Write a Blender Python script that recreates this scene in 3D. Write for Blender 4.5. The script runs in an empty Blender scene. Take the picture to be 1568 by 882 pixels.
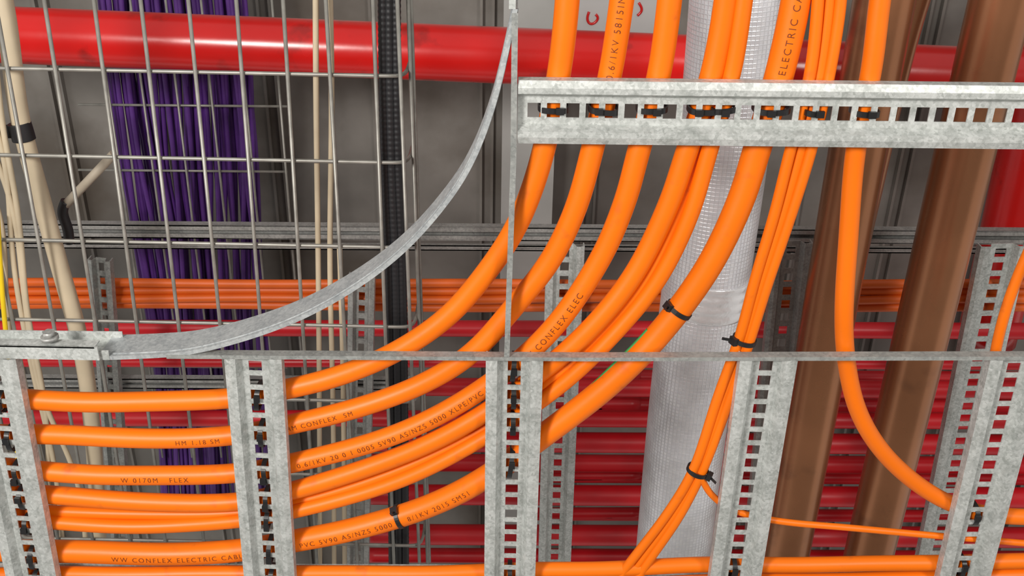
import bpy, math, random
from mathutils import Vector, Matrix
random.seed(4)
S = bpy.context.scene
S.view_settings.view_transform = 'Standard'
# ---------------------------------------------------------------- camera (35 mm lens, looking up 63 deg)
CAM = Vector((0, 0, 1.6)); F = 1524.0
Xc = Vector((2989, -59, 0)).normalized()
Yc = Vector((-59, -2989, -1524)).normalized()
Zc = Xc.cross(Yc).normalized()
M = Matrix((Xc, Yc, Zc))
cd = bpy.data.cameras.new('camera'); cam = bpy.data.objects.new('camera', cd)
S.collection.objects.link(cam)
cd.sensor_width = 36; cd.lens = 36 * F / 1568; cd.clip_start = 0.02
cam.matrix_world = Matrix.Translation(CAM) @ M.to_4x4()
S.camera = cam

def P(px, py, h):
    """survey helper: plan position of a measured point hanging h metres above eye level"""
    d = M @ Vector(((px - 784) / F, -(py - 441) / F, -1))
    return CAM + d * (h / d.z)

# ---------------------------------------------------------------- materials
def mat(name, col, rough=0.5, metal=0.0, var=0.15, scale=8.0, bump=0.0, bscale=60, col2=None, stain=None, coat=0, ten=.08, stretch=None, spec=.5):
    m = bpy.data.materials.new(name); m.use_nodes = True
    nt = m.node_tree; N = nt.nodes; L = nt.links
    b = N['Principled BSDF']
    b.inputs['Metallic'].default_value = metal
    b.inputs['Specular IOR Level'].default_value = spec
    if coat: b.inputs['Coat Weight'].default_value = coat; b.inputs['Coat Roughness'].default_value = .2
    tc = N.new('ShaderNodeTexCoord')
    vec = tc.outputs['Object']
    if stretch:
        mp = N.new('ShaderNodeMapping'); mp.inputs['Scale'].default_value = stretch
        L.new(vec, mp.inputs['Vector']); vec = mp.outputs[0]
    n = N.new('ShaderNodeTexNoise'); n.inputs['Scale'].default_value = scale; n.inputs['Detail'].default_value = 5
    L.new(vec, n.inputs['Vector'])
    cr = N.new('ShaderNodeValToRGB')
    a = [c * (1 - var) for c in col]; c2 = col2 or [min(1, c * (1 + var)) for c in col]
    cr.color_ramp.elements[0].position = .3; cr.color_ramp.elements[1].position = .7
    cr.color_ramp.elements[0].color = (*a, 1); cr.color_ramp.elements[1].color = (*c2, 1)
    L.new(n.outputs['Fac'], cr.inputs['Fac'])
    out = cr.outputs['Color']
    if stain:
        n2 = N.new('ShaderNodeTexNoise'); n2.inputs['Scale'].default_value = stain[1]; n2.inputs['Detail'].default_value = 8
        L.new(tc.outputs['Object'], n2.inputs['Vector'])
        r2 = N.new('ShaderNodeValToRGB'); r2.color_ramp.elements[0].position = stain[2]; r2.color_ramp.elements[1].position = stain[2] + ten
        L.new(n2.outputs['Fac'], r2.inputs['Fac'])
        mx = N.new('ShaderNodeMix'); mx.data_type = 'RGBA'
        L.new(r2.outputs['Color'], mx.inputs[0]); L.new(out, mx.inputs[6]); mx.inputs[7].default_value = (*stain[0], 1)
        out = mx.outputs[2]
    L.new(out, b.inputs['Base Color'])
    mr = N.new('ShaderNodeMapRange'); mr.inputs[3].default_value = max(.05, rough - .08); mr.inputs[4].default_value = min(1, rough + .08)
    L.new(n.outputs['Fac'], mr.inputs[0]); L.new(mr.outputs[0], b.inputs['Roughness'])
    if bump:
        n3 = N.new('ShaderNodeTexNoise'); n3.inputs['Scale'].default_value = bscale; n3.inputs['Detail'].default_value = 3
        L.new(tc.outputs['Object'], n3.inputs['Vector'])
        bp = N.new('ShaderNodeBump'); bp.inputs['Strength'].default_value = bump; bp.inputs['Distance'].default_value = .004
        L.new(n3.outputs['Fac'], bp.inputs['Height']); L.new(bp.outputs[0], b.inputs['Normal'])
    return m

ORANGE = mat('orange_pvc', (0.83, 0.163, 0.003), .42, 0, .07, 5, .04, 60, stain=((.60, .12, .01), 26, .63), ten=.14, spec=.32)
ORANGE_D = mat('orange_pvc_dark', (0.68, 0.11, 0.006), .5, 0, .15, 6)  # darker orange for the background cables
INK = mat('brown_ink', (0.13, 0.022, 0.002), .7)
BLACK = mat('black_nylon', (0.012, 0.012, 0.013), .38)
BLACKC = mat('black_conduit', (0.014, 0.014, 0.016), .5)
RED = mat('red_paint', (0.62, 0.006, 0.005), .27, 0, .18, 3, .03, 60, coat=.35, stain=((.38, .006, .004), 9, .6))
RED_D = mat('red_conduit_plastic', (0.60, 0.010, 0.018), .38, 0, .2, 4)
BROWN = mat('brown_copper', (0.40, 0.175, 0.085), .27, .72, .14, 4, .015, 40, stain=((.19, .085, .05), 6, .56), ten=.16)
PURPLE = mat('purple_jacket', (0.085, 0.024, 0.185), .42, 0, .4, 9)
CREAM = mat('cream_pvc', (0.56, 0.47, 0.33), .5, 0, .18, 8)
DUSTY = mat('dusty_tube', (0.36, 0.31, 0.24), .6, 0, .2, 14)
GREEN = mat('green_wire', (0.03, 0.24, 0.05), .5)
YELLOW = mat('yellow_wire', (0.85, 0.6, 0.01), .5)
WIRE = mat('zinc_wire', (0.31, 0.30, 0.27), .42, .45, .2, 30)
CEIL = mat('galvanised_deck', (0.225, 0.21, 0.19), .5, .2, .4, 2.5, .1, 20, stain=((.12, .10, .08), 2.2, .48), ten=.2)
BEAM = mat('pale_beam', (0.42, 0.42, 0.40), .6, .1, .15, 4)
PRIMER = mat('pale_primer', (0.50, 0.49, 0.48), .7, 0, .1, 4)
FLOOR = mat('concrete_floor', (0.42, 0.41, 0.39), .8, 0, .15, 3, .1, 30)

def galv(name, col, dark, metal=.4, rough=.5):
    m = bpy.data.materials.new(name); m.use_nodes = True
    nt = m.node_tree; N = nt.nodes; L = nt.links; b = N['Principled BSDF']
    tc = N.new('ShaderNodeTexCoord')
    v = N.new('ShaderNodeTexVoronoi'); v.inputs['Scale'].default_value = 260
    n = N.new('ShaderNodeTexNoise'); n.inputs['Scale'].default_value = 26; n.inputs['Detail'].default_value = 10
    n.inputs['Roughness'].default_value = .8
    L.new(tc.outputs['Object'], v.inputs['Vector']); L.new(tc.outputs['Object'], n.inputs['Vector'])
    bw = N.new('ShaderNodeRGBToBW'); L.new(v.outputs['Color'], bw.inputs[0])
    ma = N.new('ShaderNodeMath'); ma.operation = 'MULTIPLY_ADD'; ma.inputs[1].default_value = .26
    L.new(bw.outputs[0], ma.inputs[0]); L.new(n.outputs['Fac'], ma.inputs[2])
    cr = N.new('ShaderNodeValToRGB'); cr.color_ramp.elements[0].position = .45; cr.color_ramp.elements[1].position = .78
    cr.color_ramp.elements[0].color = (*dark, 1); cr.color_ramp.elements[1].color = (*col, 1)
    L.new(ma.outputs[0], cr.inputs[0]); L.new(cr.outputs[0], b.inputs['Base Color'])
    b.inputs['Metallic'].default_value = metal; b.inputs['Roughness'].default_value = rough
    bp = N.new('ShaderNodeBump'); bp.inputs['Strength'].default_value = .2; bp.inputs['Distance'].default_value = .002
    L.new(n.outputs['Fac'], bp.inputs['Height']); L.new(bp.outputs[0], b.inputs['Normal'])
    return m
GALV = galv('galvanised_steel', (.66, .68, .66), (.36, .38, .36))
GALV_P = galv('galvanised_plate', (.50, .52, .52), (.29, .31, .32), .35, .55)
GALV_M = galv('galvanised_steel_edge', (.42, .43, .41), (.24, .25, .24))
GALV_D = galv('galvanised_steel_dull', (.44, .44, .42), (.26, .26, .25))

def foil():
    m = bpy.data.materials.new('insulation_foil'); m.use_nodes = True
    nt = m.node_tree; N = nt.nodes; L = nt.links; b = N['Principled BSDF']
    uv = N.new('ShaderNodeTexCoord')
    br = N.new('ShaderNodeTexBrick'); br.offset = 0; br.inputs['Scale'].default_value = 1
    br.inputs['Brick Width'].default_value = .0078; br.inputs['Row Height'].default_value = .0078
    br.inputs['Mortar Size'].default_value = .0014; br.inputs['Mortar Smooth'].default_value = 1
    br.inputs['Color1'].default_value = (.90, .90, .92, 1); br.inputs['Color2'].default_value = (.82, .82, .86, 1)
    br.inputs['Mortar'].default_value = (.75, .76, .79, 1)
    L.new(uv.outputs['UV'], br.inputs['Vector'])
    n = N.new('ShaderNodeTexNoise'); n.inputs['Scale'].default_value = 11; n.inputs['Detail'].default_value = 7
    L.new(uv.outputs['Object'], n.inputs['Vector'])
    cr = N.new('ShaderNodeValToRGB'); cr.color_ramp.elements[0].position = .3; cr.color_ramp.elements[1].position = .6
    cr.color_ramp.elements[0].color = (.78, .77, .76, 1); cr.color_ramp.elements[1].color = (1, 1, 1, 1)
    L.new(n.outputs['Fac'], cr.inputs[0])
    mx = N.new('ShaderNodeMix'); mx.data_type = 'RGBA'; mx.blend_type = 'MULTIPLY'; mx.inputs[0].default_value = 1
    L.new(br.outputs['Color'], mx.inputs[6]); L.new(cr.outputs[0], mx.inputs[7])
    L.new(mx.outputs[2], b.inputs['Base Color'])
    b.inputs['Metallic'].default_value = .4; b.inputs['Roughness'].default_value = .36
    bp = N.new('ShaderNodeBump'); bp.invert = True; bp.inputs['Strength'].default_value = .34; bp.inputs['Distance'].default_value = .002
    L.new(br.outputs['Fac'], bp.inputs['Height'])
    bp2 = N.new('ShaderNodeBump'); bp2.inputs['Strength'].default_value = .6; bp2.inputs['Distance'].default_value = .014
    L.new(n.outputs['Fac'], bp2.inputs['Height']); L.new(bp.outputs[0], bp2.inputs['Normal'])
    L.new(bp2.outputs[0], b.inputs['Normal'])
    return m
FOIL = foil()
TAPE = mat('foil_tape', (.82, .82, .83), .28, .4, .15, 14, 1.0, 30, stain=((.40, .38, .36), 12, .60), ten=.1)

# ---------------------------------------------------------------- mesh building
class MB:
    def __init__(s): s.v = []; s.f = []; s.uv = []; s.sm = []
    def quad(s, idx, uvs=None, smooth=False):
        s.f.append(idx); s.uv.append(uvs or [(0, 0)] * len(idx)); s.sm.append(smooth)
    def box(s, o, ax, ay, az):
        """o = corner, ax ay az = edge vectors"""
        b = len(s.v)
        for k in (0, 1):
            for (i, j) in ((0, 0), (1, 0), (1, 1), (0, 1)):
                s.v.append(o + ax * i + ay * j + az * k)
        for q in ((0, 3, 2, 1), (4, 5, 6, 7), (0, 1, 5, 4), (1, 2, 6, 5), (2, 3, 7, 6), (3, 0, 4, 7)):
            s.quad([b + t for t in q])
    def obj(s, name, m, parent=None):
        me = bpy.data.meshes.new(name); me.from_pydata([tuple(p) for p in s.v], [], s.f)
        uvl = me.uv_layers.new(name='UVMap'); k = 0
        for u in s.uv:
            for c in u: uvl.data[k].uv = c; k += 1
        for p, sm in zip(me.polygons, s.sm): p.use_smooth = sm
        me.materials.append(m); me.update()
        o = bpy.data.objects.new(name, me); S.collection.objects.link(o)
        if parent: o.parent = parent
        return o

def smooth(pts, sub=14):
    if len(pts) == 2:
        return [pts[0].lerp(pts[1], i / 24) for i in range(25)]
    p = [pts[0] * 2 - pts[1]] + list(pts) + [pts[-1] * 2 - pts[-2]]
    out = []
    for i in range(1, len(p) - 2):
        a, b, c, d = p[i - 1], p[i], p[i + 1], p[i + 2]
        t0 = 0; t1 = t0 + math.sqrt((b - a).length); t2 = t1 + math.sqrt((c - b).length); t3 = t2 + math.sqrt((d - c).length)
        for k in range(sub):
            t = t1 + (t2 - t1) * k / sub
            A1 = a * ((t1 - t) / (t1 - t0)) + b * ((t - t0) / (t1 - t0))
            A2 = b * ((t2 - t) / (t2 - t1)) + c * ((t - t1) / (t2 - t1))
            A3 = c * ((t3 - t) / (t3 - t2)) + d * ((t - t2) / (t3 - t2))
            B1 = A1 * ((t2 - t) / (t2 - t0)) + A2 * ((t - t0) / (t2 - t0))
            B2 = A2 * ((t3 - t) / (t3 - t1)) + A3 * ((t - t1) / (t3 - t1))
            out.append(B1 * ((t2 - t) / (t2 - t1)) + B2 * ((t - t1) / (t2 - t1)))
    out.append(p[-2].copy())
    for _ in range(12):
        out = [out[0]] + [(out[i - 1] + out[i] * 2 + out[i + 1]) / 4 for i in range(1, len(out) - 1)] + [out[-1]]
    return out

def frame(path, i):
    a = path[max(0, i - 1)]; b = path[min(len(path) - 1, i + 1)]
    T = (b - a).normalized()
    up = Vector((0, 0, 1)) if abs(T.z) < .9 else Vector((0, 1, 0))
    N_ = T.cross(up).normalized(); B_ = N_.cross(T).normalized()
    return T, N_, B_

def sweep(mb, path, r, segs=20, rf=None, caps=True):
    base = len(mb.v); ln = 0; lens = []
    for i, p in enumerate(path):
        if i: ln += (p - path[i - 1]).length
        lens.append(ln); T, N_, B_ = frame(path, i)
        rr = rf(ln) if rf else r
        for k in range(segs):
            a = 2 * math.pi * k / segs
            mb.v.append(p + N_ * (math.cos(a) * rr) + B_ * (math.sin(a) * rr))
    for i in range(len(path) - 1):
        for k in range(segs):
            k2 = (k + 1) % segs; c = 2 * math.pi * r / segs
            mb.quad([base + i * segs + k, base + i * segs + k2, base + (i + 1) * segs + k2, base + (i + 1) * segs + k],
                    [(k * c, lens[i]), ((k + 1) * c, lens[i]), ((k + 1) * c, lens[i + 1]), (k * c, lens[i + 1])], True)
    if caps:
        mb.quad([base + k for k in range(segs)][::-1]); e = base + (len(path) - 1) * segs
        mb.quad([e + k for k in range(segs)])

def empty(name):
    o = bpy.data.objects.new(name, None); S.collection.objects.link(o); o.empty_display_size = .05; return o

def nearest(path, q):
    return min(range(len(path)), key=lambda i: (path[i] - q).length)

# ---------------------------------------------------------------- levels (metres above eye)
H0 = 1.20            # underside of the near ladder tray
WEB = 0.013          # recess of slotted web
TOP = 0.018          # top of rungs

# ---------------------------------------------------------------- slotted strut rung
def rung(name, a, b, w, parent, m, pitch=.0243, slot=.0165, k=1.0):
    mb = MB(); L_ = (b - a); ln = L_.length; T = L_ / ln; Sd = Vector((T.y, -T.x, 0)).normalized(); Z = Vector((0, 0, 1))
    th = .0022 * k; sh = w * .115; we = w * .22; fi = w * .30; e = w / 2; web = WEB * k
    def slab(s0, z0, s1, z1, t0, t1):
        d = Sd * (s1 - s0) + Z * (z1 - z0)
        mb.box(a + T * t0 + Sd * s0 + Z * z0, T * (t1 - t0), d, Z * th)
    for sg in (-1, 1):
        slab(sg * fi, .0, sg * (e - .009), 0, 0, ln)               # flat flange
        slab(sg * (e - .009), 0, sg * e, .003, 0, ln)              # rolled outer edge
        slab(sg * we, web, sg * fi, 0, 0, ln)                     # sloping shoulder
        slab(sg * sh, web, sg * we, web, 0, ln)                   # web strip beside slots
        mb.box(a + Sd * (sg * (e - th / 2) - th / 2) + Z * (th + .003), T * ln, Sd * th, Z * (.014 * k))   # turned lip
    t = 0.012
    slab(-sh, web, sh, web, 0, t)
    while t + slot < ln:
        nt_ = min(t + pitch, ln)
        slab(-sh, web, sh, web, t + slot, nt_)
        t += pitch
    return mb.obj(name, m, parent)

tray = empty('cable_ladder_tray')
W = .081
RC = {}
def near_rung(name, a, b):
    A = P(*a, H0); B = P(*b, H0); RC[name] = (A, B); rung(name, A, B, W, tray, GALV)
near_rung('rung_1', (-22, 549), (50, 905))
near_rung('rung_2', (386, 549), (413, 905))
near_rung('rung_3', (788, 549), (780, 905))
near_rung('rung_4', (1179, 549), (1124, 905))
near_rung('rung_5', (1563, 552), (1474, 905))
near_rung('branch_rung', (793, 173), (1650, 183))

def wall_strip(name, pts, height, thick, h=H0, m=GALV, lip=0, parent=tray, lips=1, z0=0):
    """upright sheet following pts, with optional bottom/top lips on one side"""
    mb = MB(); n = len(pts); Z = Vector((0, 0, 1))
    def run(off0, off1, z0, z1):
        b = len(mb.v)
        for i in range(n):
            T, N_, B_ = frame(pts, i); N_ = Vector((N_.x, N_.y, 0)).normalized()
            for (o, z) in ((off0, z0), (off1, z0), (off1, z1), (off0, z1)):
                mb.v.append(pts[i] + N_ * o + Z * z)
        for i in range(n - 1):
            for k in range(4):
                k2 = (k + 1) % 4
                mb.quad([b + i * 4 + k, b + i * 4 + k2, b + i * 4 + 4 + k2, b + i * 4 + 4 + k])
        mb.quad([b, b + 3, b + 2, b + 1]); e = b + (n - 1) * 4; mb.quad([e, e + 1, e + 2, e + 3])
    run(-thick / 2, thick / 2, z0, height)
    if lip:
        run(thick / 2, thick / 2 + lip, z0, z0 + .002)
        if lips > 1: run(thick / 2, thick / 2 + lip, height - .002, height)
    return mb.obj(name, m, parent)

curve_px = [(150, 549), (215, 547), (290, 541), (380, 518), (460, 488), (540, 444), (612, 390), (670, 328), (716, 262), (751, 176), (773, 90), (789, 14)]
cpts = smooth([P(x, y, H0) for x, y in curve_px], 10)
wall_strip('radius_plate', cpts, .062, .006, z0=.0005, m=GALV_P)
wall_strip('radius_plate_bead', [p + Vector((0, 0, .007)) for p in cpts], .002, .008, m=GALV_P)
wall_strip('inner_rail', [P(-200, 545, H0), P(0, 548, H0), P(168, 550, H0)], .056, .003, lip=.012, lips=2)
wall_strip('branch_rail', [P(787, 14, H0), P(788, -40, H0), P(790, -130, H0)], .056, .004, lip=.004)
wall_strip('cross_strip', [P(255, 546, H0), P(900, 550, H0), P(1700, 548, H0)], .014, .006, m=GALV_M, z0=-.001)
wall_strip('branch_strip', [P(788.5, 20, H0), P(786, 250, H0), P(776, 546, H0)], .014, .0075, m=GALV_M, z0=-.001)
wall_strip('outer_rail', [P(-300, 912, H0), P(800, 916, H0), P(1800, 916, H0)], .06, .003, lip=.014, lips=2)
wall_strip('branch_outer_rail', [P(1665, -130, H0), P(1660, 100, H0), P(1640, 546, H0)], .015, .003, lip=.01)
# coupler plate with bolt
mb = MB()
a = P(-60, 546, H0 - .006); b = P(152, 550, H0 - .006); T = (b - a).normalized(); Nn = Vector((-T.y, T.x, 0))
mb.box(a + Nn * -.019, T * (b - a).length, Nn * .021, Vector((0, 0, .003)))
mb.box(a + Nn * -.019, T * ((b - a).length - .004), Nn * .002, Vector((0, 0, .02)))
mb.obj('rail_coupler', GALV, tray)
mb = MB(); c = P(80, 534, H0 + .008)
sweep(mb, [c, c + Vector((0, -.012, 0)), c + Vector((0, -.018, .001))], .0045, 14)
sweep(mb, [c + Vector((0, -.016, 0)), c + Vector((0, -.021, 0))], .012, 24)
sweep(mb, [c + Vector((0, -.020, 0)), c + Vector((0, -.028, 0))], .009, 6)
mb.obj('coupler_bolt', GALV_D, tray)

# ---------------------------------------------------------------- zip ties
def loop_tie(mb, c, L_, r, hbot, htop):
    """band looped round a cable and the rung web; c at cable centre plan position, L_ = rung direction"""
    Z = Vector((0, 0, 1)); Sd = Vector((L_.y, -L_.x, 0)); n = 36; b = len(mb.v)
    zc = (hbot + htop) / 2; az = (htop - hbot) / 2; al = r + .003; w = .0036; th = .0018
    sk = random.uniform(-.0025, .0025)
    for i in range(n):
        t = 2 * math.pi * i / n; ct, st = math.cos(t), math.sin(t)
        q = 2 / 3.0
        x = math.copysign(abs(ct) ** q, ct); z = math.copysign(abs(st) ** q, st)
        for (o, s) in ((0, -w), (0, w), (th, w), (th, -w)):
            mb.v.append(Vector((c.x, c.y, 0)) + L_ * (x * (al + o)) + Z * (zc + z * (az + o)) + Sd * (s + sk * (1 + x)))
    for i in range(n):
        j = (i + 1) % n
        for k in range(4):
            k2 = (k + 1) % 4
            mb.quad([b + i * 4 + k, b + i * 4 + k2, b + j * 4 + k2, b + j * 4 + k])
    f = random.uniform(-.5, .5) * al
    hc = Vector((c.x, c.y, 0)) + L_ * f + Z * (hbot - .005)
    mb.box(hc - L_ * .005 - Sd * .0042, L_ * .010, Sd * .0084, Z * .005)

def ring_tie(mb, path, q, r, head=1, tail=.014):
    i = nearest(path, q); T, N_, B_ = frame(path, i); c = path[i]; b = len(mb.v); n = 32; w = .0034
    for k in range(n):
        a = 2 * math.pi * k / n; d = N_ * math.cos(a) + B_ * math.sin(a)
        for (o, s) in ((0, -w), (0, w), (.0018, w), (.0018, -w)):
            mb.v.append(c + d * (r + o) + T * s)
    for k in range(n):
        j = (k + 1) % n
        for e in range(4):
            e2 = (e + 1) % 4; mb.quad([b + k * 4 + e, b + k * 4 + e2, b + j * 4 + e2, b + j * 4 + e])
    d = (N_ * head * .9 - B_ * .45).normalized(); tg = T.cross(d).normalized()
    o = c + d * (r + .0005)
    mb.box(o - T * .0055 - tg * .006, T * .011, tg * .012, d * .007)
    mb.box(o - T * .002 + d * .003, d * tail + tg * tail * .6, T * .004, tg * .0015)

# ---------------------------------------------------------------- printing on cable jackets
def printing(parent, path, r, start, text, size, sgn=1):
    cu = bpy.data.curves.new('t', 'FONT'); cu.body = text; cu.size = size * .93; cu.space_character = 1.35; cu.offset = -.0001
    o = bpy.data.objects.new('t', cu); S.collection.objects.link(o)
    bpy.context.view_layer.update()
    me = bpy.data.meshes.new_from_object(o.evaluated_get(bpy.context.evaluated_depsgraph_get()))
    bpy.data.objects.remove(o)
    pp = path if sgn > 0 else path[::-1]
    i0 = nearest(pp, start); lens = [0]
    for i in range(i0 + 1, len(pp)): lens.append(lens[-1] + (pp[i] - pp[i - 1]).length)
    for v in me.vertices:
        u, w = v.co.x, v.co.y - size * .35; k = 0
        while k < len(lens) - 2 and lens[k + 1] < u: k += 1
        t = (u - lens[k]) / max(1e-6, lens[k + 1] - lens[k]); i = i0 + k
        if i + 1 >= len(pp): i = len(pp) - 2
        c = pp[i].lerp(pp[i + 1], t)
        T = (pp[min(i + 2, len(pp) - 1)] - pp[max(i - 1, 0)]).normalized()
        Nn = Vector((T.y, -T.x, 0)).normalized()
        al = w / r + .15
        v.co = c + Nn * (math.sin(al) * (r + .0005)) - Vector((0, 0, 1)) * (math.cos(al) * (r + .0005))
    me.materials.append(INK)
    ob = bpy.data.objects.new('jacket_printing', me); S.collection.objects.link(ob); ob.parent = parent

# ---------------------------------------------------------------- near orange power cables
def seg_x(p, p2, q, q2):
    r = (p2 - p); s = (q2 - q); d = r.x * s.y - r.y * s.x
    if abs(d) < 1e-9: return None
    w = q - p; t = (w.x * s.y - w.y * s.x) / d; u = (w.x * r.y - w.y * r.x) / d
    return t if 0 <= t <= 1 and 0 <= u <= 1 else None

def cable(name, px, r, dz=0, ties=True, m=ORANGE, free=(), prints=(), ringr=None):
    h = H0 + TOP + r + dz
    path = smooth([P(x, y, h) for x, y in px])
    ph = random.uniform(0, 6)
    if r > .01:
        ln = 0
        for i in range(1, len(path) - 1):
            T, N_, B_ = frame(path, i); ln += (path[i] - path[i - 1]).length
            path[i] = path[i] + N_ * (.0013 * math.sin(ln * 17 + ph)) + B_ * (.0012 * (1 + math.sin(ln * 23 + ph)))
    mb = MB(); sweep(mb, path, r, 24); o = mb.obj(name, m)
    tb = MB()
    if ties:
        for rn, (A, B) in RC.items():
            for i in range(len(path) - 1):
                t = seg_x(path[i], path[i + 1], A, B)
                if t is not None:
                    c = path[i].lerp(path[i + 1], t); L_ = (B - A).normalized()
                    loop_tie(tb, c, L_, r, CAM.z + H0 + WEB - .0022, c.z + r + .0005)
    for (x, y, hd) in free: ring_tie(tb, path, P(x, y, h), ringr or r, hd)
    if tb.v: tb.obj('zip_ties', BLACK, o)
    for (x, y, t, sz, sg) in prints: printing(o, path, r, P(x, y, h), t, sz, sg)
    return path

N = 'orange_power_cable'
cable(N, [(-60, 608), (25, 611), (180, 616), (345, 612), (435, 597), (520, 575), (610, 537), (690, 483), (757, 400), (797, 330), (832, 235), (858, 110), (868, 0), (872, -90)], .0152)
cable(N, [(-60, 664), (38, 666), (190, 671), (350, 668), (440, 652), (560, 622), (650, 586), (725, 538), (785, 475), (840, 405), (878, 325), (906, 230), (937, 110), (953, 0), (962, -90)], .0152,
      prints=[(275, 671, 'HM 1.18 SM', .011, 1), (440, 652, 'HM CONFLEX  SM', .011, 1), (925, 120, '0.6/1KV 5815IMW', .0125, 1)])
cable(N, [(-60, 714), (50, 720), (200, 729), (355, 726), (445, 710), (600, 668), (700, 622), (790, 556), (865, 480), (925, 390), (957, 310), (977, 230), (1010, 110), (1027, 0), (1036, -90)], .0152,
      prints=[(195, 729, 'W 0170M   FLEX', .012, 1), (455, 706, '0.6/1KV 20 0 1 0005 5V90 AS/NZS 5000 XLPE/PVC 5025', .0118, 1), (808, 538, 'W CONFLEX ELEC', .013, 1)])
cable(N, [(-60, 748), (62, 759), (220, 768), (360, 770), (450, 752), (600, 703), (740, 635), (835, 566), (905, 500), (975, 415), (1025, 315), (1052, 230), (1090, 110), (1112, 0), (1122, -90)], .0145)
cable(N, [(-60, 792), (68, 801), (220, 806), (362, 799), (450, 784), (600, 741), (745, 671), (840, 605), (925, 528), (1005, 438), (1055, 335), (1085, 230), (1122, 110), (1140, 0), (1150, -90)], .0115)
cable(N, [(-60, 774), (65, 782), (220, 787), (361, 785), (450, 770), (600, 724), (743, 655), (838, 587), (915, 515), (990, 427), (1040, 325), (1070, 230), (1107, 110), (1127, 0), (1136, -90)], .0095, dz=.014, ties=False)
cable(N, [(-60, 838), (80, 845), (230, 849), (370, 843), (450, 829), (540, 812), (640, 782), (740, 733), (835, 668), (930, 590), (1020, 500), (1085, 412), (1133, 310), (1158, 230), (1195, 110), (1221, 0), (1232, -90)], .0182,
      free=[(1040, 474, 1), (608, 792, 1)],
      prints=[(178, 848, 'WW CONFLEX ELECTRIC CABLES', .0125, 1), (462, 828, 'PVC 5V90 AS/NZS 5000', .0125, 1), (622, 786, '8/1KV 2015 SM51', .0125, 1), (1203, 112, 'ELECTRIC CABL', .0135, 1)])
fp = [(1274, -90), (1270, 0), (1254, 120), (1226, 230), (1198, 330), (1166, 430), (1140, 520), (1108, 610), (1068, 722), (1030, 790), (985, 852), (950, 900)]
for k, (off, dz) in enumerate(((-1, 0), (0, .004), (1, 0), (.2, .014))):
    q = []
    for i, (x, y) in enumerate(fp):
        wd = [17, 17, 14, 15, 12, 10, 8, 9, 6.5, 9, 11, 13][i]
        q.append((x + off * wd, y + off * wd * .25))
    cable(N, q, .0074, dz=dz, ties=(k == 1), free=([(1137, 522, -1), (1068, 722, 1)] if k == 1 else ()), ringr=.0155)
cable(N, [(1362, -90), (1347, 0), (1335, 110), (1312, 230), (1299, 350), (1293, 450), (1297, 545), (1314, 630), (1348, 690), (1396, 736), (1450, 768), (1510, 786), (1620, 796)], .0128)
cable(N, [(1072, 728), (1088, 756), (1120, 780), (1185, 797), (1300, 808), (1430, 820), (1500, 826), (1620, 836)], .0052, ties=False)
cable(N, [(1610, 300), (1582, 370), (1560, 420), (1540, 475), (1524, 540), (1516, 600)], .0075, dz=.05, ties=False)
cable(N, [(-60, 884), (90, 880), (370, 879), (740, 877), (1000, 868), (1300, 864), (1480, 862), (1650, 858)], .0125)
cable(N, [(-60, 907), (90, 904), (370, 903), (740, 901), (1000, 893), (1300, 888), (1480, 884), (1650, 880)], .0115)
cable('green_earth_wire', [(992, 505), (970, 529), (935, 563), (897, 600), (862, 630), (835, 652)], .0028, dz=.018, ties=False, m=GREEN)

# ---------------------------------------------------------------- background services
def run_tube(mb, px, h, r, segs=20, rf=None, sub=14):
    pth = smooth([P(x, y, h) for x, y in px], sub); sweep(mb, pth, r, segs, rf); return pth

mb = MB(); run_tube(mb, [(-150, 47), (700, 82), (1750, 126)], 2.25, .063, 48); mb.obj('red_sprinkler_pipe', RED)
mb = MB(); run_tube(mb, [(1640, -60), (1575, 240), (1510, 520)], 2.70, .085, 40); mb.obj('red_sprinkler_pipe', RED)
mb = MB(); run_tube(mb, [(1370, -90), (1343, 60), (1257, 550), (1203, 850), (1192, 910)], 1.86, .055, 64); mb.obj('brown_copper_pipe', BROWN)
mb = MB(); run_tube(mb, [(1556, -90), (1521, 50), (1403, 545), (1330, 850), (1316, 910)], 1.86, .056, 64); mb.obj('brown_copper_pipe', BROWN)
mb = MB(); run_tube(mb, [(1430, -90), (1383, 60), (1330, 290), (1262, 600)], 1.957, .028, 36); mb.obj('brown_copper_pipe', BROWN)
duct = empty('foil_insulated_pipe')
mb = MB(); run_tube(mb, [(1138, -90), (1125, 60), (1104, 250), (1078, 450), (1053, 640), (1030, 850), (1024, 910)], 1.76, .084, 64); mb.obj('foil_jacket', FOIL, duct)
mb = MB(); run_tube(mb, [(1086, 415), (1083, 435), (1078, 468)], 1.76, .0862, 64, rf=lambda l: .0855 + .0007 * math.sin(l * 300)); mb.obj('joint_tape', TAPE, duct)

# wire basket
HB = 1.70; mb = MB(); wr = .0036
longs = [((85, 110), (127, 375)), ((158, 110), (193, 375)), ((228, 110), (259, 375)), ((299, 110), (325, 375)), ((370, 110), (390, 375)), ((440, 110), (456, 375)), ((505, 110), (520, 375))]
longs += [((12, 110), (60, 375)), ((-60, 110), (-5, 375)), ((575, 110), (585, 375))]
y0 = P(300, -60, HB).y; y1 = P(500, 900, HB).y
for a, b in longs:
    A = P(*a, HB); B = P(*b, HB); d = (B - A) / (B - A).y
    sweep(mb, [A + d * (y0 - A.y), A + d * (y1 - A.y)], wr, 10)
A = P(618, 110, HB); B = P(628, 375, HB); dR = (B - A) / (B - A).y
Xr = lambda y: (A + dR * (y - A.y)).x
A2 = P(-130, 110, HB); B2 = P(-72, 375, HB); dL = (B2 - A2) / (B2 - A2).y
Xl = lambda y: (A2 + dL * (y - A2.y)).x
zb = CAM.z + HB
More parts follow.
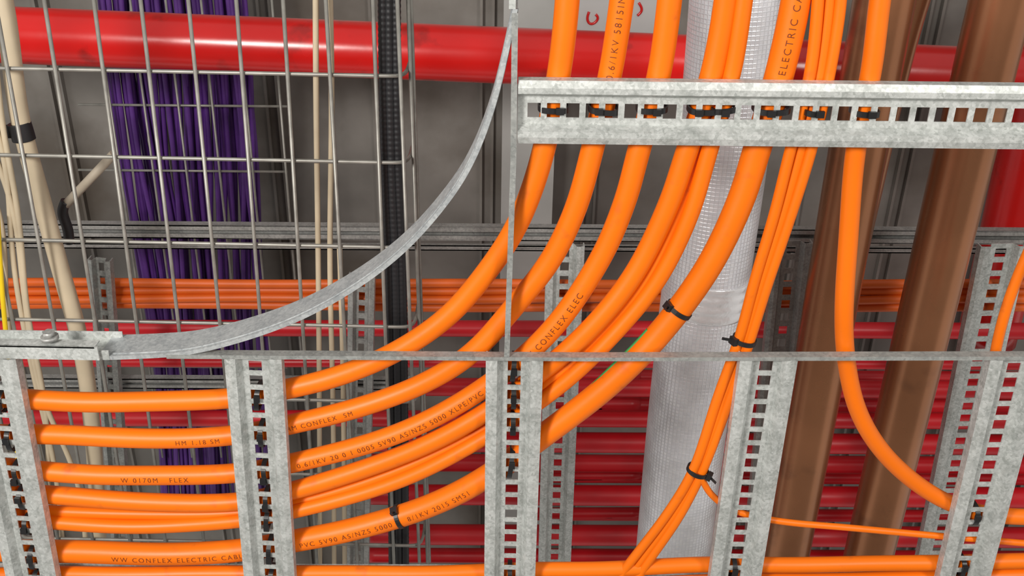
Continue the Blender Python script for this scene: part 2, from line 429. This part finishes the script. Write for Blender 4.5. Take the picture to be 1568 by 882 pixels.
rows = [P(300, yy, HB).y for yy in (-39, 112, 245, 375, 497, 612, 726, 832)]
for y in rows:
    xl, xr = Xl(y), Xr(y); z = zb + 2 * wr
    pts = [Vector((xl, y, z + .09)), Vector((xl, y, z + .015)), Vector((xl + .012, y, z)), Vector((xl + .05, y, z)), Vector((0.5 * (xl + xr), y, z)),
           Vector((xr - .05, y, z)), Vector((xr - .012, y, z)), Vector((xr, y, z + .015)), Vector((xr, y, z + .09))]
    sweep(mb, smooth(pts, 6), wr, 10)
for zz in (.045, .09):
    for X in (Xl, Xr):
        s = 1 if X is Xr else -1
        sweep(mb, [Vector((X(y0) + s * 2 * wr, y0, zb + zz)), Vector((X(y1) + s * 2 * wr, y1, zb + zz))], wr, 10)
sweep(mb, [Vector((Xr(y0) - .006, y0, zb)), Vector((Xr(y1) - .006, y1, zb))], wr, 10)
mb.obj('wire_basket_cable_tray', WIRE)

# black cable loom in the basket
mb = MB()
for k, (dx, hh, r) in enumerate(((-10, 1.725, .0085), (0, 1.724, .009), (10, 1.725, .0085), (-4, 1.742, .008), (5, 1.742, .008))):
    pth = smooth([P(596 + dx, -60, hh), P(597 + dx, 120, hh), P(600 + dx, 260, hh), P(606 + dx, 420, hh), P(609 + dx, 640, hh), P(611 + dx, 900, hh)], 90)
    sweep(mb, pth, r, 12, rf=lambda l, r=r: r + .0004 * math.sin(l * 620))
mb.obj('black_cable_loom', BLACKC)
mb = MB(); run_tube(mb, [(-8, -60), (10, 30), (30, 180), (62, 300), (92, 410), (122, 520), (140, 640), (150, 800), (152, 900)], 1.748, .0168, 24)
cc = empty('strapped_cream_conduit'); mb.obj('conduit', CREAM, cc)
mb = MB()
c = smooth([P(x, y, 1.748) for x, y in [(29, 188), (33, 200), (37, 214)]], 10)
sweep(mb, c, .021, 28, rf=lambda l: .0205)
T = (c[-1] - c[0]).normalized(); mb.box(c[0] + Vector((-.040, .002, -.012)), Vector((.03, .0, 0)), T * .024, Vector((0, 0, .006)))
mb.obj('velcro_strap', BLACKC, cc)
mb = MB()
for px in ([(483, -60), (484, 150), (487, 380), (489, 600), (490, 900)], [(504, -60), (508, 150), (505, 400), (510, 620), (512, 900)],
           [(-30, 120), (8, 250), (20, 400), (48, 560), (85, 720), (100, 900)], [(-30, 180), (20, 320), (38, 460), (62, 600), (120, 740), (135, 900)],
           [(-10, 60), (2, 180), (28, 330), (42, 480), (72, 640), (70, 900)], [(-40, 240), (0, 330), (10, 470), (30, 620), (60, 800), (60, 900)], [(520, 380), (525, 560), (528, 900)]):
    run_tube(mb, px, 1.718, .0052, 12)
mb.obj('cream_cable_bundle', CREAM)
mb = MB(); run_tube(mb, [(-4, 330), (2, 430), (10, 520), (22, 620), (30, 760)], 1.69, .0045, 12); mb.obj('yellow_cable', YELLOW)
drop = empty('cable_drop_tube')
mb = MB(); sweep(mb, [P(174, 236, 1.80), P(100, 314, 1.80)], .0085, 16); mb.obj('tube', DUSTY, drop)
mb = MB(); sweep(mb, smooth([P(101, 308, 1.80), P(95, 325, 1.80), P(104, 350, 1.80), P(106, 372, 1.80)], 8), .010, 12); mb.obj('clamp', BLACKC, drop)

# purple data cables on their own high wire basket
pb = empty('purple_data_cable_run')
mb = MB()
for i in range(50):
    u = (i % 36) / 35 + random.uniform(-.03, .03); lay = random.choice((0, 1, 2, 3)); hh = 2.62 + .015 * lay + .003 * (i % 2)
    if i < 36: xt = 163 + u * 152; xb = 228 + u * 106
    else: xt = 322 + (i - 36) * 4.8; xb = 342 + (i - 36) * 4.8
    j = lambda s=5: random.uniform(-s, s)
    run_tube(mb, [(xt - 18 + j(), -60), (xt + j(), 110), (xt + (xb - xt) * .35 + j(7), 250), (xt + (xb - xt) * .7 + j(7), 380), (xb + j(), 510), (xb + 10 + j(), 640), (xb + 20, 800)], hh, .0075, 8, sub=8)
mb.obj('purple_cables', PURPLE, pb)
mb = MB()
for y in (-20, 60, 160, 260, 362, 462, 560, 650):
    sweep(mb, [P(120, y, 2.60), P(440, y + 3, 2.60)], .0035, 8)
for xt in (150, 205, 260, 315, 370, 425):
    sweep(mb, [P(xt - 14, -60, 2.592), P(xt + (700 - xt) * .18, 700, 2.592)], .0035, 8)
mb.obj('basket_wires', WIRE, pb)

# transverse strut channel
def channel(name, a, b, h, w, m=GALV_D, parent=None):
    A = P(*a, h); B = P(*b, h); T = (B - A).normalized(); Sd = Vector((T.y, -T.x, 0)); Z = Vector((0, 0, 1)); mb = MB(); ln = (B - A).length
    t = .003; lip = w * .26
    for sg in (-1, 1):
        mb.box(A + Sd * (sg * (w / 2 - t / 2) - t / 2), T * ln, Sd * t, Z * w * .6)
        s0 = w / 2 if sg > 0 else -w / 2
        mb.box(A + Sd * s0, T * ln, Sd * (-sg * lip), Z * t)
        mb.box(A + Sd * (s0 - sg * lip), T * ln, Sd * (-sg * t), Z * (w * .2))
    mb.box(A - Sd * (w / 2) + Z * w * .6, T * ln, Sd * w, Z * t)
    return mb.obj(name, m, parent)
channel('strut_channel', (-150, 352), (1750, 366), 2.12, .034)
channel('strut_channel', (-150, 375), (1750, 386), 2.16, .014)
channel('strut_channel', (-150, 586), (640, 590), 2.045, .028)

# background ladder tray with slotted rungs, carrying orange cables
bt = empty('background_ladder_tray')
for i, (a, b, w, m) in enumerate((((866, 378), (848, 900), .085, GALV), ((1216, 374), (1160, 900), .085, GALV_D), ((1540, 378), (1428, 900), .105, GALV), ((553, 425), (546, 900), .06, GALV_D), ((150, 400), (190, 900), .05, GALV_M))):
    rung('rung_%d' % (i + 1), P(*a, 2.00), P(*b, 2.00), w, bt, m, pitch=.034, slot=.021, k=1.3)
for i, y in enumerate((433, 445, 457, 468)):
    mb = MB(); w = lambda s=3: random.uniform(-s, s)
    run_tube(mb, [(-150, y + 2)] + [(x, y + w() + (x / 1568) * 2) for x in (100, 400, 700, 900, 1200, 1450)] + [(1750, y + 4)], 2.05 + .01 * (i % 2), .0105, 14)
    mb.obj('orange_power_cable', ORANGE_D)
mb = MB()
for y, h, x0, r in ((502, 2.30, -150, .022), (554, 2.32, -150, .014), (592, 2.40, 600, .026), (640, 2.40, -150, .024), (676, 2.40, 560, .030), (708, 2.46, 560, .027),
                    (757, 2.40, 560, .031), (818, 2.40, 560, .032), (850, 2.46, 560, .024), (890, 2.40, 560, .031), (575, 2.5, 980, .022), (618, 2.5, 980, .026), (728, 2.5, 980, .02), (786, 2.5, 980, .02)):
    run_tube(mb, [(x0, y), (800, y + 1), (1200, y + 3), (1750, y + 6)], h, r, 22)
mb.obj('red_conduit_bank', RED_D)

# ---------------------------------------------------------------- ceiling deck and floor
zc = CAM.z + 3.0
mb = MB(); X0, X1, Y0, Y1 = -4.5, 4.5, -3, 6
mb.box(Vector((X0, Y0, zc)), Vector((X1 - X0, 0, 0)), Vector((0, Y1 - Y0, 0)), Vector((0, 0, .12)))
x = X0 + .1
while x < X1 - .2:
    for o in (0, .035): mb.box(Vector((x + o, Y0, zc - .022)), Vector((.008, 0, 0)), Vector((0, Y1 - Y0, 0)), Vector((0, 0, .022)))
    x += .33
mb.obj('ceiling', CEIL)
mb = MB()
a = P(800, -60, 2.8)
mb.box(Vector((a.x - .05, -3, zc - .12)), Vector((.16, 0, 0)), Vector((0, 9, 0)), Vector((0, 0, .12)))
mb.obj('ceiling_beam', BEAM)
# pale access panel with red marker scribbles, fixed to the deck
pan = empty('marked_ceiling_panel')
mb = MB(); a = P(812, -60, 2.96); b = P(1030, 62, 2.96)
mb.box(Vector((a.x, a.y, a.z)), Vector((b.x - a.x, 0, 0)), Vector((0, b.y - a.y, 0)), Vector((0, 0, .04)))
mb.obj('panel', PRIMER, pan)
mb = MB()
for px in ([(812, 8), (822, 2), (818, 14), (828, 22)], [(902, 18), (898, 30), (905, 40), (918, 28), (912, 22)], [(978, 4), (985, 16), (976, 24)]):
    sweep(mb, smooth([P(x, y, 2.959) for x, y in px], 5), .004, 6)
mb.obj('marker_scribble', RED, pan)
mb = MB(); mb.box(Vector((X0, Y0, -.1)), Vector((X1 - X0, 0, 0)), Vector((0, Y1 - Y0, 0)), Vector((0, 0, .1))); mb.obj('floor', FLOOR)

# ---------------------------------------------------------------- light
w = bpy.data.worlds.new('World'); S.world = w; w.use_nodes = True
bg = w.node_tree.nodes['Background']; bg.inputs[0].default_value = (1, .97, .93, 1); bg.inputs[1].default_value = .54
def area(name, loc, tgt, size, e, col=(1, .965, .92)):
    l = bpy.data.lights.new(name, 'AREA'); l.size = size; l.energy = e; l.color = col
    o = bpy.data.objects.new(name, l); S.collection.objects.link(o); o.location = loc
    o.rotation_euler = (Vector(tgt) - Vector(loc)).to_track_quat('-Z', 'Y').to_euler()
area('fill_light', (-1.3, -.5, .9), (0, 1.2, 3.0), .6, 74)  # added fill lamp, low left, aimed up; stands for no real fixture
area('fill_light', (1.5, -.6, 1.0), (.3, 1.2, 3.0), .6, 32)  # weaker added fill from low right, also no real fixture
